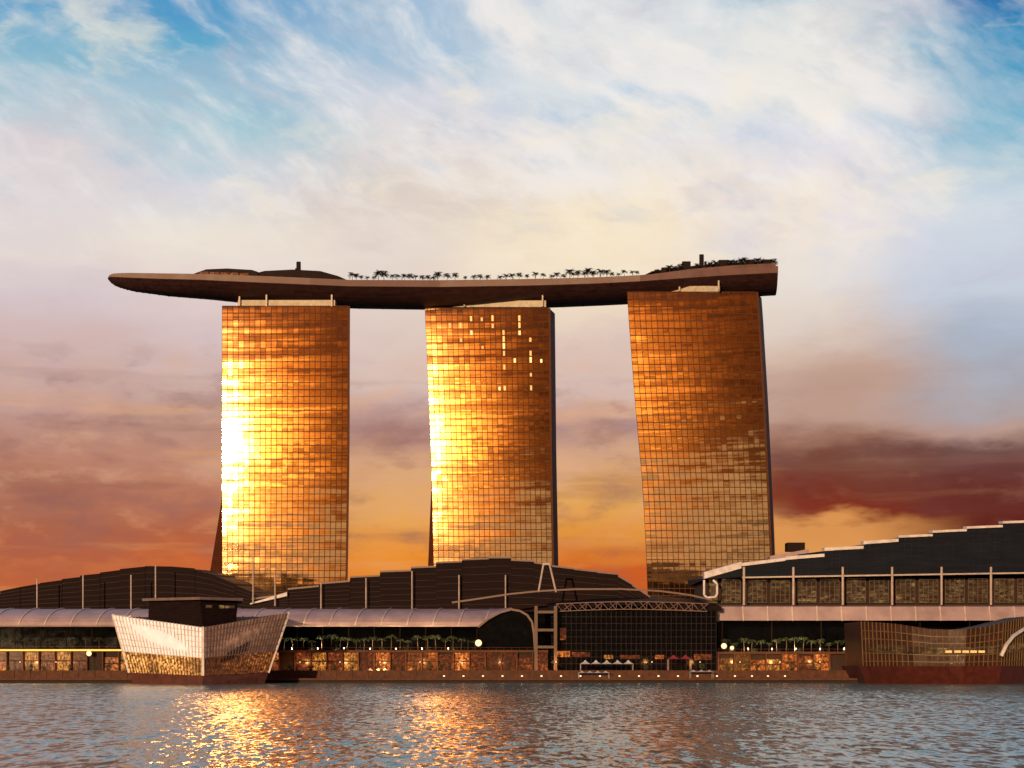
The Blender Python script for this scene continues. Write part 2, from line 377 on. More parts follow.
# ------------------------------------------------------------------ setting
def water():
    m = bpy.data.materials.new('bay_water'); m.use_nodes = True
    t = m.node_tree; p = t.nodes['Principled BSDF']; N.tree = t
    g = t.nodes.new('ShaderNodeTexCoord'); s = t.nodes.new('ShaderNodeSeparateXYZ'); t.links.new(g.outputs['Object'], s.inputs[0])
    x, y = N(s.outputs[0]), N(s.outputs[1])
    def slopes(sx, sy, seed, det):
        n = noise(comb(x * sx, y * sy, seed), 1.0, det, 0.6, 0.3, color=True)
        q = t.nodes.new('ShaderNodeSeparateColor'); t.links.new(n.s, q.inputs[0])
        return N(q.outputs[0]) - 0.5, N(q.outputs[1]) - 0.5
    a1, b1 = slopes(0.95, 0.24, 1.0, 3)
    a2, b2 = slopes(0.10, 0.05, 5.0, 3)
    patch = smooth(noise(comb(x * 0.012, y * 0.006, 9.0), 1.0, 3, 0.5), 0.35, 0.65, 0.65, 1.25)
    nx = (a1 * 1.5 + a2 * 0.2) * patch; ny = (b1 * 0.62 + b2 * 0.14) * patch - 0.052
    nn = t.nodes.new('ShaderNodeVectorMath'); nn.operation = 'NORMALIZE'; t.links.new(comb(nx, ny, 1.0).s, nn.inputs[0])
    t.links.new(nn.outputs[0], p.inputs['Normal'])
    p.inputs['Base Color'].default_value = (0.12, 0.24, 0.215, 1); p.inputs['Roughness'].default_value = 0.12; p.inputs['IOR'].default_value = 1.33
    mb = MB(); mb.face([(-6000, -3000, 0), (6000, -3000, 0), (6000, 20000, 0), (-6000, 20000, 0)])
    tag(mb.build('water', m, fix=False), kind='structure')
water()
mb = MB(); mb.box(-6000, 6000, 700, 22000, -2, 4.2); tag(mb.build('ground', M['ground']), kind='structure')
mb = MB(); mb.box(-420, 420, 700.3, 760, 4.2, 4.26); tag(mb.build('promenade', M['paving']), kind='structure')
mb = MB(); mb.box(-420, 420, 684.6, 699.98, 1.1, 1.6); tag(mb.build('boardwalk', M['paving']), kind='structure')
# quay wall below the boardwalk, with piers
q = thing('quay_wall', (0, 684, 0), 'long dark stone quay wall along the far shore just above the water', 'quay wall')
mb = MB(); mb.box(-420, 420, 685.2, 699.9, -2, 1.09); mb.build('wall', M['stonedark'], q)
mb = MB(); mb.box(-420, 420, 684.0, 684.58, 1.0, 1.72); mb.build('coping', M['stone'], q)
s_ = thing('promenade_step_wall', (0, 700, 1.6), 'low brown stone wall between the boardwalk and the upper promenade', 'retaining wall')
mb = MB(); mb.box(-420, 420, 699.0, 700.28, 1.61, 4.5)
for k in range(-70, 71): mb.box(k * 6 - 0.5, k * 6 + 0.5, 698.7, 699.0, 1.61, 4.6)
mb.build('wall', M['stone'], s_)

# ------------------------------------------------------------------ towers
def tower(label, Lp, Rp, top, Yc, yaw, conc, endpx, end_dir, legs, litpanes=(), crown=None):
    """Lp, Rp: (row, column) tables of the glass front's left and right edges; yaw: facing, degrees to the left;
    conc: the facing swings from yaw-conc at the left edge to yaw+conc at the right one"""
    NX, NZ = 23, 52
    base = 668.0
    wid = (Rp[0][1] - Lp[0][1]) / F * Yc
    root = thing('hotel_tower', tuple(P((Lp[-1][1] + Rp[-1][1]) / 2, base, Yc)), label, 'hotel tower', 'the three hotel towers')
    def yat(a):
        n = 20; s = 0
        for i in range(n):
            aa = a * (i + .5) / n
            s += math.tan(R(yaw - conc + 2 * conc * aa)) * a / n
        return s
    ymid = yat(0.5)
    def S(a, b, out=0.0):
        """point of the front; a 0..1 left to right, b 0..1 bottom to top; the front sweeps slightly in height"""
        py = base + (top - base) * b
        px = interp(Lp, py) * (1 - a) + interp(Rp, py) * a
        Y = Yc - (yat(a) - ymid) * wid + (1.6 if b > .6 else 0.8) * ((b - .6) / .4) ** 2 - out
        return P(px, py, Y)
    mb = MB()
    rnd = random.Random(int(Yc))
    for j in range(NZ + 1):
        for i in range(NX + 1): mb.v.append(tuple(S(i / NX, j / NZ)))
    for j in range(NZ):
        for i in range(NX):
            k = j * (NX + 1) + i
            mb.f.append((k, k + 1, k + NX + 2, k + NX + 1)); mb.mi.append(0)
    for i in range(NX + 1):
        a = i / NX; e = 0.0019
        for j in range(12):
            b0, b1 = j / 12, (j + 1) / 12
            f = [S(max(0, a - e), b0, .18), S(min(1, a + e), b0, .18), S(min(1, a + e), b1, .18), S(max(0, a - e), b1, .18)]
            bk = [p + Vector((0, .5, 0)) for p in f]
            mb.hexa([f[0], f[1], bk[1], bk[0]], [f[3], f[2], bk[2], bk[3]], 1)
    for j in range(NZ + 1):
        b = j / NZ; e = 0.0010
        for i in range(10):
            a0, a1 = i / 10, (i + 1) / 10
            f = [S(a0, b - e, .26), S(a1, b - e, .26), S(a1, b + e, .26), S(a0, b + e, .26)]
            bk = [p + Vector((0, .5, 0)) for p in f]
            mb.hexa([f[0], f[1], bk[1], bk[0]], [f[3], f[2], bk[2], bk[3]], 1)
    cw = mb.build('curtain_wall', [M['glass'], M['mullion']], root, fix=False)
    uv = cw.data.uv_layers.new(name='pane')
    for p in cw.data.polygons[:NX * NZ]:
        p.use_smooth = True
        i, j = p.index % NX, p.index // NX
        for li, (du, dv) in zip(p.loop_indices, ((0, 0), (1, 0), (1, 1), (0, 1))): uv.data[li].uv = (i + du, j + dv)
    # solid body of the front slab
    depth = 15.0
    ed = Vector((math.sin(R(end_dir)), math.cos(R(end_dir)), 0)) * depth
    mb = MB(); rings = []
    K = 16
    for j in range(K + 1):
        b = j / K
        fr_ = [S(i / 12, b, -0.5) for i in range(13)]
        l, r = fr_[0], fr_[-1]
        rings.append([l] + fr_[1:-1] + [r + Vector((0.25, 0, 0)), r + ed + Vector((.25, 0, 0)), l + ed * 0.9 + Vector((1.5, 0, 0))])
    mb.loft(rings); mb.build('slab', M['end'], root)
    # bright corner fin at the right end of the glass
    mb = MB(); rings = []
    for j in range(K + 1):
        r = S(1, j / K, 0.3); rings.append([r, r + Vector((.9, 0, 0)), r + Vector((.9, .9, 0)), r + Vector((0, .9, 0))])
    mb.loft(rings); mb.build('corner_fin', M['mullion'], root)
    # rear slab leaning against the front one, spreading towards the ground
    mb = MB(); rings = []
    for j in range(K + 1):
        b = j / K; py = base + (top - base) * b
        sp_ = (1 - b) ** 2
        x0 = interp(legs[0], py); x1 = interp(legs[1], py)
        Y = Yc + 17 + 34 * sp_
        l, r = P(x0, py, Y), P(x1, py, Y)
        l.z = r.z = S(0, b).z
        rings.append([l, r, r + Vector((0, 13, 0)), l + Vector((0, 13, 0))])
    mb.loft(rings); mb.build('rear_slab', M['rear'], root)
    # crown: pale louvre band and the struts up to the sky deck
    if crown:
        x0, x1, y0, y1 = crown
        n = 8
        for k in range(1):
            mb = MB(); a0 = P(x0, y1, Yc - 2); a1 = P(x1, y0, Yc - 2)
            sl = (yat(1) - yat(0)) * wid
            f = [P(x0, y1, Yc + sl / 2 + 2.0), P(x1, y1, Yc - sl / 2 + 2.0)]
            up_ = Vector((0, 0, a1.z - a0.z)); bk = Vector((0, 9, 0))
            mb.hexa([f[0], f[1], f[1] + bk, f[0] + bk], [p + up_ for p in (f[0], f[1], f[1] + bk, f[0] + bk)])
            mb.build('crown_louvre', M['cream'], root)
        for k in range(3):
            t_ = (0.02, 0.3, 0.97)[k]
            p = f[0].lerp(f[1], t_) + Vector((0, -1.5, 0))
            mb = MB(); mb.bar(p, p + up_ + Vector((0, 0, 2.2)), 0.7); mb.build('crown_strut', M['metal'], root)
    for (px, py, h) in litpanes:
        # nearest pane
        a = (px - interp(Lp, py)) / (interp(Rp, py) - interp(Lp, py)); b = (py - base) / (top - base)
        i = min(NX - 1, max(0, int(a * NX))); j = min(NZ - 1, int(b * NZ))
        mb = MB(); q = [S((i + .34) / NX, (j + .12) / NZ, .12), S((i + .70) / NX, (j + .12) / NZ, .12), S((i + .70) / NX, (j + .12 + h) / NZ, .12), S((i + .34) / NX, (j + .12 + h) / NZ, .12)]
        bk = [p + Vector((0, .2, 0)) for p in q]
        mb.hexa([q[0], q[1], bk[1], bk[0]], [q[3], q[2], bk[2], bk[3]]); mb.build('lit_window', M[('litpane', 'litpane_warm', 'litpane_dim')[int(px * 7 + py) % 3]], root)
    return root

tower('left hotel tower, bronze glass blazing brightest in the sun, dark leg spreading at lower left',
      [(300, 222), (668, 222)], [(300, 348), (450, 347.5), (560, 346), (668, 344)], 306, 892, 9.5, 6.0, 4, -7,
      ([(300, 236), (470, 225), (500, 221), (575, 209), (668, 194)], [(300, 330), (668, 318)]), crown=(238, 335, 300, 307))
lit2 = [(448,322,.7),(459,322,.7),(470,320,.7),(470,331,.6),(492,316,.9),(494,324,.6),(503,330,.7),(506,338,.9),(506,346,.8),(506,354,.7),(506,366,.7),(517,318,.8),(517,324,.8),(517,332,.6),(517,362,.6),(529,340,.6),(529,352,.7),(529,362,.8),(529,376,.5),(529,391,.7),(497,391,.5),(507,391,.6),(482,318,.5),(540,360,.5),(482,345,.4),(459,338,.5)]
tower('middle hotel tower with a bright left edge and small lit windows near its top',
      [(300, 424.5), (450, 431), (560, 433.5), (668, 435)], [(300, 548.5), (450, 550), (560, 552), (668, 553)], 308, 902, 13.5, 6.0, 7, 12,
      ([(300, 440), (500, 430.5), (565, 428), (668, 422)], [(300, 535), (668, 530)]), lit2, crown=(430, 546, 300.5, 307))
lit3 = [(700,306,.5),(700,325,.5),(651,327,.6),(664,330,.5),(676,330,.4),(716,345,.5)]
tower('right hotel tower, the darkest, dull gold pane grid low on its front, dark right end',
      [(290, 627), (305, 627.7), (400, 634.8), (490, 643), (560, 646.5), (668, 650)], [(290, 756), (300, 757), (400, 763), (540, 769.5), (668, 773)], 292, 872, 19, 3.5, 9, 16,
      ([(300, 650), (668, 664)], [(300, 745), (668, 752)]), (), crown=(662, 720, 286, 291.5))

# ------------------------------------------------------------------ sky deck
topT = [(108, 277.5), (109.5, 275.3), (112, 274), (118, 273.2), (130, 273), (200, 274), (260, 276), (350, 280), (440, 280.3), (520, 279.2), (560, 278.4), (600, 277.2), (640, 275.2), (700, 270.5), (740, 268), (778, 266)]
botT = [(108, 280), (109.5, 283.2), (112, 285.6), (118, 288.5), (130, 291.5), (160, 295.5), (200, 298.5), (240, 302.5), (300, 305.5), (360, 307.5), (440, 308.5), (520, 307), (580, 305), (640, 302), (700, 298.5), (740, 296), (778, 294)]
yT = [(108, 893), (200, 888), (300, 888), (440, 893), (560, 890), (640, 880), (700, 868), (778, 850)]
wT = [(108, 2.5), (109.5, 7), (112, 10), (120, 14), (140, 20), (170, 27), (220, 34), (300, 38), (640, 38), (740, 36), (778, 33)]
deck = thing('sky_deck', tuple(P(440, 308, 905)), 'long dark ship-shaped roof deck resting across the tops of three hotel towers', 'roof deck')
stations = [108, 109.5, 112, 116, 122, 130, 142, 160, 180, 200, 230, 270, 310, 350, 400, 440, 480, 520, 560, 600, 640, 670, 700, 730, 755, 772, 778]
def deckpt(px, u, py=None):
    """point over the deck: u 0 front edge .. 1 rear edge, at row py as seen at the front edge"""
    Y = interp(yT, px); w = interp(wT, px)
    p = P(px, interp(topT, px) if py is None else py, Y)
    return p + Vector((0.09 * w * u, w * u, 0))
rings = []; frings = []; floor = []
for px in stations:
    w = interp(wT, px); f = deckpt(px, 0); r = deckpt(px, 1)
    zb = P(px, interp(botT, px), interp(yT, px) + w * 0.5).z
    h = f.z - zb; zf = f.z - h * 0.34
    ring = []
    ring.append(Vector((f.x, f.y + .3, f.z - 0.25))); 
    for k in range(0, 13):
        u = k / 12; d = abs(2 * u - 1)
        z = zb + (zf - zb) * (d ** 2.6)
        p = f.lerp(r, 0.01 + 0.98 * u); ring.append(Vector((p.x, p.y, z)))
    ring.append(Vector((r.x, r.y - .3, f.z - 0.25)))
    rings.append(ring)
    frings.append([Vector((f.x, f.y - .35, f.z)), Vector((f.x, f.y + .25, f.z)), Vector((f.x, f.y + .25, zf + .15)), Vector((f.x, f.y - .35, zf + .15))])
mb = MB(); mb.loft(rings)
for ra, rb in zip(rings, rings[1:]):
    for t_ in (0.0, .5):
        rr = [p.lerp(q_, t_) for p, q_ in zip(ra, rb)]
        for k in range(1, 9): mb.bar(rr[k], rr[k + 1], .22, .22, 1)
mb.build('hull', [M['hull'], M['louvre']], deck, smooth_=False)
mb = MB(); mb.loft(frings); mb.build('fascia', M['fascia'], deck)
# pavilions fixed on the deck
def slab_on_deck(tab, u0, u1, name, mat, parent):
    """tab: (column, upper row, lower row)"""
    mb = MB(); rg = []
    for px, a, b in tab:
        f0 = deckpt(px, u0); f1 = deckpt(px, u1); s = interp(yT, px) / F
        zt = interp(topT, px)
        za = f0.z + (zt - a) * s; zb = f0.z + (zt - b) * s
        rg.append([Vector((f0.x, f0.y, za)), Vector((f1.x, f1.y, za)), Vector((f1.x, f1.y, zb)), Vector((f0.x, f0.y, zb))])
    mb.loft(rg); return mb.build(name, mat, parent)
pv = slab_on_deck([(192, 272, 274.5), (204, 267.6, 274.5), (225, 266.6, 274.5), (250, 268, 275.5), (256, 270, 276)], .12, .8, 'pavilion', M['deckdark'], deck)
mb = MB(); 
for k in range(5):
    a = deckpt(198 + k * 10, .1); mb.box(a.x, a.x + 4.2, a.y - .3, a.y, a.z + 0.3, a.z + 1.7)
mb.build('pavilion_glazing', M['shopdim'], pv)
slab_on_deck([(254, 270.5, 276), (262, 268.5, 277), (290, 267, 278), (318, 268.5, 279), (336, 273.5, 280), (346, 278, 281)], .15, .8, 'pavilion', M['deckdark'], deck)
pr = slab_on_deck([(640, 272.5, 276), (652, 267, 275), (672, 263.6, 273), (700, 261, 271), (735, 258.5, 268.5), (764, 257.5, 267), (776, 259.5, 266.5)], .25, .8, 'pavilion', M['deckdark'], deck)
slab_on_deck([(648, 274, 277), (690, 268.5, 273), (735, 264.5, 270), (776, 262.5, 268)], .04, .2, 'terrace_parapet', M['fascia'], deck)
for k, (px, py, w) in enumerate([(694, 259, 2), (702, 246, 2.2), (706, 253, 1.2), (290.5, 253.5, 2.2), (288, 260, 1.0)]):
    a = deckpt(px, .5); zt = a.z + (interp(topT, px) - py) * interp(yT, px) / F
    mb = MB(); mb.bar((a.x, a.y, a.z), (a.x, a.y, zt), w, n=6); mb.build('mast', M['deckdark'], deck)
for k, px in enumerate([664, 688, 723, 751, 770]):
    a = deckpt(px, .235); s = interp(yT, px) / F
    mb = MB(); mb.box(a.x - (1.2, 2.6, 1.7)[k % 3], a.x + (2.2, 1.3, 3.0)[k % 3], a.y, a.y + 3, a.z + 1, a.z + (interp(topT, px) - interp([(655, 265), (686, 259.5), (715, 257.5), (772, 255.5)], px) + (k * 7 % 4) * .7) * s); mb.build('roof_plant_unit', M['deckdark'], deck)

# ------------------------------------------------------------------ palms
def palm_crown(mb, c, r, n, rnd, m=0, droop=0.75):
    for k in range(n):
        a = 2 * math.pi * (k + rnd.random() * .6) / n; el_ = rnd.uniform(0.1, 0.9) if n < 20 else rnd.uniform(-.2, 1.7); L = r * rnd.uniform(.8, 1.15)
        dirh = Vector((math.cos(a), math.sin(a), 0)); pts = []
        for i in range(6):
            t = i / 5
            pts.append(Vector(c) + dirh * (L * t) + Vector((0, 0, L * (el_ * t - droop * t * t * (1 + .3 * el_)))))
        side = Vector((-math.sin(a), math.cos(a), 0))
        for i in range(5):
            for sgn in (-1, 1):
                for h in (0, .5):
                    p = pts[i].lerp(pts[i + 1], h); q_ = pts[i].lerp(pts[i + 1], h + .42)
                    wl = r * .30 * (1 - .5 * abs(i / 4 - .35))
                    tip = (p + q_) / 2 + side * sgn * wl + dirh * wl * .5 + Vector((0, 0, -wl * .35))
                    mb.face([p, q_, tip], m)
def make_palm(name, h, r, leaf, label, group, seed, cat='palm tree', dense=1):
    rnd = random.Random(seed)
    t = thing(name, (0, 0, 0), label, cat, group)
    mb = MB(); rings = []
    for i in range(6):
        z = h * i / 5; rr = .28 * (1 - .45 * i / 5) * (h / 7) ; ox = .25 * math.sin(i * .5)
        rings.append([Vector((ox + rr * math.cos(2 * math.pi * k / 7), rr * math.sin(2 * math.pi * k / 7), z)) for k in range(7)])
    mb.loft(rings); mb.build('trunk', M['trunk'], t)
    mb = MB(); palm_crown(mb, (.25 * math.sin(2.5), 0, h), r, 13 * dense, rnd); mb.build('crown', leaf, t, fix=False)
    return t
# deck palms
DL = 'small dark palm standing among others along the sky deck between the two roof pavilions'
GD = 'palms along the sky deck'
protoD = make_palm('palm_tree', 4.0, 2.1, M['palmdark'], DL, GD, 3, dense=3)
xs = [351, 356, 361, 366, 373, 378, 383, 392, 397, 403, 409, 415, 421, 427, 432, 437, 446, 455, 465, 473, 479, 487, 499, 505, 511, 519, 527, 535, 543, 551, 556, 563]
xs += [569, 573, 578, 584, 588, 593, 600, 606, 612, 618, 624, 632, 637]
for i, px in enumerate(xs):
    o = protoD if i == 0 else copy_tree(protoD)
    p = deckpt(px, random.uniform(.03, .16)); o.location = p + Vector((0, 0, -.25)); o.rotation_euler.z = random.uniform(0, 6.28)
    k = random.uniform(.5, .95) if 440 < px < 568 else random.uniform(.55, 1.15)
    o.scale = (k * 1.05, k * 1.05, k * .9)

for i, px in enumerate([652, 657, 669, 675, 681, 698, 711, 716, 731, 736, 742, 746, 758, 763, 775]):
    o = copy_tree(protoD); o['label'] = 'small dark palm on the raised right end of the sky deck beside the roof pavilion'; o['group'] = 'palms at the right end of the sky deck'
    o.location = deckpt(px, random.uniform(.205, .24)) + Vector((0, 0, -.25)); o.rotation_euler.z = random.uniform(0, 6.28)
    k = (interp(topT, px) - interp([(652, 268), (680, 262), (711, 259), (775, 256)], px)) * interp(yT, px) / F / 4.0 * random.uniform(.85, 1.1); o.scale = (max(.8, k * .9), max(.8, k * .9), k)

# ------------------------------------------------------------------ shopping halls
def stepped_hall(root, outline, y0, y1, low, mat, lip, lipw=0.7, back=8.0):
    """outline: list of (column a, row at a, column b, row at b): one roof panel each, dark front with a pale lip"""
    for i, (xa, ya, xb, yb) in enumerate(outline):
        Y = y0 + (i % 2) * 0.35
        a, b = P(xa, ya, Y), P(xb, yb, Y); la, lb = P(xa, low, Y), P(xb, low, Y)
        mb = MB(); d = Vector((0, y1 - Y, 0)); rise = Vector((0, 0, back * .25))
        mb.hexa([la, lb, lb + d, la + d], [a, b, b + d + rise, a + d + rise])
        # louvre lines on the front
        n = 7
        for k in range(1, n):
            p, q_ = la.lerp(a, k / n), lb.lerp(b, k / n)
            f = Vector((0, -.22, 0)); u = Vector((0, 0, .16))
            mb.hexa([p + f, q_ + f, q_, p], [p + f + u, q_ + f + u, q_ + u, p + u], 1)
        pn = mb.build('roof_panel', [mat, M['louvre']], root)
        if lip:
            mb = MB(); f = Vector((0, -.9, 0)); u = Vector((0, 0, lipw)); e = Vector((0, 3.5, 0.15))
            mb.hexa([a + f + Vector((0, 0, .03)), b + f + Vector((0, 0, .03)), b + e + Vector((0, 0, .03)), a + e + Vector((0, 0, .03))], [a + f + u, b + f + u, b + e + u, a + e + u])
            mb.build('roof_edge', lip, pn)
def masts(root, lst, Y, w=0.55):
    for px, ya, yb in lst:
        a, b = P(px, ya, Y), P(px, yb, Y)
        mb = MB(); mb.bar(b, a, w, n=8); mb.build('mast', M['mast'], root)

HY = 756
hall_l = thing('shopping_hall', tuple(P(100, 664, HY)), 'low dark stepped-roof shopping hall at far left behind the faceted glass pavilion', 'shopping hall', 'waterfront shopping halls')
lo = 612
stepped_hall(hall_l, [(-90, 604, -40, 600), (-40, 598, 0, 594), (0, 591, 20, 587), (20, 587, 40, 583.5), (40, 583, 62, 580), (62, 579, 80, 577), (80, 575.5, 100, 573.5), (100, 572.5, 120, 570), (120, 569, 145, 566.5), (145, 566, 172, 566.5), (172, 567.5, 195, 569.5), (195, 570, 215, 575), (215, 576, 235, 584), (235, 585.5, 252, 592), (252, 593, 268, 600)], HY + 14, HY + 70, lo, M['roofdark'], None)
masts(hall_l, [(37, 578, 609), (83, 575, 609), (131, 575, 609), (155.5, 565, 598), (253, 555, 604), (275, 574, 606)], HY - 3)
hall_c = thing('shopping_hall', tuple(P(450, 664, HY)), 'dark shopping hall in the centre with a roof rising in steps below the middle tower', 'shopping hall', 'waterfront shopping halls')
stepped_hall(hall_c, [(252, 600, 288, 595), (288, 590, 319, 587), (319, 584.5, 350, 582), (350, 578, 380, 576.5), (380, 572.5, 411, 571.5), (411, 568.5, 436, 567.5), (436, 563.5, 462, 562.5), (462, 560.5, 489, 559.5), (489, 558.5, 511, 558.5), (511, 561, 534, 562), (534, 563.5, 552, 566), (552, 567, 574, 569.5), (574, 570, 597, 572.5), (597, 573, 618, 575), (618, 577, 632, 585), (632, 586, 650, 598)], HY, HY + 66, lo, M['roofdark'], M['lipdim'])
# bright left tip of the roof
mb = MB(); a, b = P(250, 604.5, HY - 2), P(287, 596, HY - 2); mb.hexa([a, b, b + Vector((0, 6, .2)), a + Vector((0, 6, .2))], [a + Vector((0, 0, .5)), b + Vector((0, 0, 1.6)), b + Vector((0, 6, 1.8)), a + Vector((0, 6, .7))]); mb.build('roof_tip', M['lip'], hall_c)
masts(hall_c, [(321, 583, 609), (366, 578, 609), (412, 571, 609), (459, 575, 609), (505.5, 575, 610)], HY - 3)
# long curved canopy in front of both halls, ending in an arched gable at its right end
can = thing('long_canopy', tuple(P(250, 664, 740)), 'long pinkish sloping canopy with pale ribs along the waterfront halls, arched at its right end', 'canopy')
def vault(t): # profile from front edge (t=0) to rear edge (t=1): rows at their depths
    ang = t * math.pi / 2
    return 732 + 20 * (1 - math.cos(ang)), 21.9 + 7.0 * math.sin(ang)
xL, xR = -330.0, (487 - 512) / F * 735
mb = MB(); rings = []
for x in (xL, xR):
    r = [Vector((x, *vault(k / 8))) for k in range(9)]
    rings.append(r + [p + Vector((0, .3, -.5)) for p in reversed(r)])
mb.loft(rings)
# flaring end towards the arch
endr = []
for t in range(0, 7):
    u = t / 6; x = xR + (512 - 487) / F * 735 * u
    r = [Vector((x, vault(k / 8)[0], 21.9 + 6.4 * u + (7.0 - 6.0 * u) * math.sin(k / 8 * math.pi / 2))) for k in range(9)]
    endr.append(r + [p + Vector((0, .3, -.5)) for p in reversed(r)])
mb.loft(endr); mb.build('canopy_shell', M['canopy'], can, smooth_=False)
for k in range(27):
    x = xR - 1.0 - k * 10.1
    mb = MB(); r = [Vector((x + (q_ / 8) * 3.0, *vault(q_ / 8))) for q_ in range(9)]
    for p, q_ in zip(r, r[1:]): mb.bar(p + Vector((0, -.15, .15)), q_ + Vector((0, -.15, .15)), .42)
    mb.build('rib', M['canopyrib'], can)
arch = [(478, 627), (488, 619), (500, 612.5), (511, 609.5), (520, 611), (527, 615), (532, 622), (534, 634), (535, 652)]
mb = MB()
for (a, b), (c, d) in zip(arch, arch[1:]): mb.bar(P(a, b, 729), P(c, d, 729), .8, 2.0)
mb.build('arch_frame', M['dimsteel'], can)
mb = MB(); pts = [P(a, b + 1.2, 730.5) for a, b in arch] + [P(478, 652, 730.5)]
mb.face(pts); mb.face([p + Vector((0, 8, 0)) for p in reversed(pts)])
for p, q_ in zip(pts, pts[1:] + pts[:1]): mb.face([p, q_, q_ + Vector((0, 8, 0)), p + Vector((0, 8, 0))])
mb.build('arch_glazing', M['void'], can)
for k in range(26):
    x = xR - 4 - k * 10.1
    mb = MB(); mb.bar((x, 738, 12.35), (x, 738, 25.2), .45, n=8); mb.build('canopy_post', M['deckdark'], can)
# dark glazed wall under the canopy belongs to the halls
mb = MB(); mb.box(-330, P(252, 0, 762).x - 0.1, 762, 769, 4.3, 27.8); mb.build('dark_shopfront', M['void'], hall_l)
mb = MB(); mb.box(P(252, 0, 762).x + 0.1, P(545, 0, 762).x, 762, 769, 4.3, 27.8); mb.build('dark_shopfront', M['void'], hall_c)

# ------------------------------------------------------------------ lit arcades along the promenade
def arcade(label, x0, x1, y0, y1, ztop, strip=None, dim=0.0, seed=0):
    rnd = random.Random(seed)
    t = thing('arcade', ((x0 + x1) / 2, y0, 4.26), label, 'arcade', 'lit arcades along the promenade')
    mb = MB(); mb.box(x0, x1, y0 + 2.2, y1, 4.27, ztop - .9); mb.build('wall', M['stonedark'], t)
    mb = MB(); mb.box(x0, x1, y0, y1, ztop - .88, ztop); mb.build('terrace_slab', M['stone'], t)
    n = max(1, round((x1 - x0) / 6.2)); w = (x1 - x0) / n
    for k in range(n):
        xa = x0 + k * w
        mb = MB(); mb.box(xa + .05, xa + .5, y0 + .4, y0 + 2.1, 4.27, ztop - .9); mb.build('pier', M['stone'], t)
        h0 = 4.35; h1 = ztop - 1.0 - (rnd.uniform(0.5, 2.5) if rnd.random() < .25 else 0)
        if rnd.random() < dim: continue
        mb = MB(); mb.box(xa + .78, xa + w - .02, y0 + 2.0, y0 + 2.15, h0, h1); hm = (h0 + h1) / 2; mb.box(xa + .78, xa + w - .02, y0 + 1.85, y0 + 1.98, hm - .15, hm + .35, 1); mb.box(xa + w / 2, xa + w / 2 + .22, y0 + 1.88, y0 + 1.97, h0, hm - .16, 1); mb.build('shop_window', [M[rnd.choice(('shop', 'shop', 'shopdim', 'shopdim', 'shopyellow'))], M['stonedark']], t)
    if strip:
        mb = MB(); mb.box(strip[0], strip[1], y0 - .15, y0 - .02, ztop - .75, ztop - .1); mb.build('light_strip', M['yellowstrip'], t)
    mb = MB(); mb.box(x0, x1, y0 + .1, y0 + .2, ztop + .95, ztop + 1.05)
    for k in range(int((x1 - x0) / 3) + 1): mb.box(x0 + k * 3, x0 + k * 3 + .1, y0 + .1, y0 + .2, ztop, ztop + .95)
    mb.build('railing', M['stone'], t)
    return t
def X(px, Y): return (px - 512) / F * Y
arcade('orange lit arcade at far left with a yellow light strip along its top', -300, X(262, 722), 722, 758, 12.6, (X(-20, 722), X(128, 722)), .12, 1)
arcade('orange lit arcade under the palms between the glass pavilion and the dark glass hall', X(262, 722) + .1, X(548, 722), 722, 758, 12.2, None, .2, 2)
arcade('orange lit arcade with palms on top under the right-hand gallery building', X(718, 722), 300, 722, 742, 11.6, None, .12, 3)

# ------------------------------------------------------------------ dark glass hall in the centre with its light roof
gh = thing('glass_hall', tuple(P(632, 664, 728)), 'dark glass event hall right of centre under a pale lattice roof edge', 'event hall')
mb = MB(); mb.box(X(551, 728), X(716, 728), 728, 790, 4.3, 27.6)
for k in range(1, 9): mb.box(X(551, 728), X(716, 728), 727.8, 727.99, 4.3 + k * 2.6, 4.42 + k * 2.6, 1)
for k in range(1, 34): x = X(551 + k * 5, 728); mb.box(x, x + .12, 727.75, 727.99, 4.3, 27.5, 1)
mb.build('glass_body', [M['void'], M['louvre']], gh)
for a, b, c, d, m_ in [(557, 570, 651, 657, 'shop'), (572, 590, 652, 657, 'shopdim'), (604, 613, 655, 659, 'shopyellow'), (620, 640, 655, 659, 'shopdim'), (655, 664, 655, 659, 'shop'), (694, 712, 654, 660, 'shopdim'), (560, 566, 628, 640, 'shopdim')]:
    mb = MB(); p, q_ = P(a, d, 727.7), P(b, c, 727.7); mb.box(p.x, q_.x, 727.6, 727.72, p.z, q_.z); mb.build('lit_window', M[m_], gh)
# curved roof over it
mb = MB(); rings = []
for k in range(15):
    px = 548 + k * 12.4; u = k / 14; py = 612 - 12.5 * math.sin(math.pi * (0.18 + 0.64 * u)) + 1.5
    a = P(px, py, 730); rings.append([a, a + Vector((0, 50, 4)), a + Vector((0, 50, 3)), a + Vector((0, 0, -1.6 - 0.4 * (k % 2)))])
mb.loft(rings); mb.build('roof', M['roofdark'], gh)
mb = MB(); pts0 = [P(555 + k * 7.6, 611.5 - 2.2 * math.sin(math.pi * k / 20), 725.5) for k in range(21)]; pts1 = [p + Vector((0.6, 1.5, 3.0)) for p in pts0]
for k in range(20):
    mb.bar(pts0[k], pts0[k + 1], .3); mb.bar(pts1[k], pts1[k + 1], .3)
    mb.bar(pts0[k], pts1[k + 1] if k % 2 else pts1[k], .28); mb.bar(pts0[k + 1], pts1[k], .24)
mb.build('lattice_edge', M['dimsteel'], gh)
beam = [(452, 602.5), (480, 598.5), (510, 594), (540, 591), (575, 589.2), (620, 589), (660, 591), (690, 595), (712, 600)]
mb = MB()
for (a, b), (c, d) in zip(beam, beam[1:]): mb.bar(P(a, b, 722), P(c, d, 722), .65)
mb.build('curved_beam', M['dimsteel'], gh)
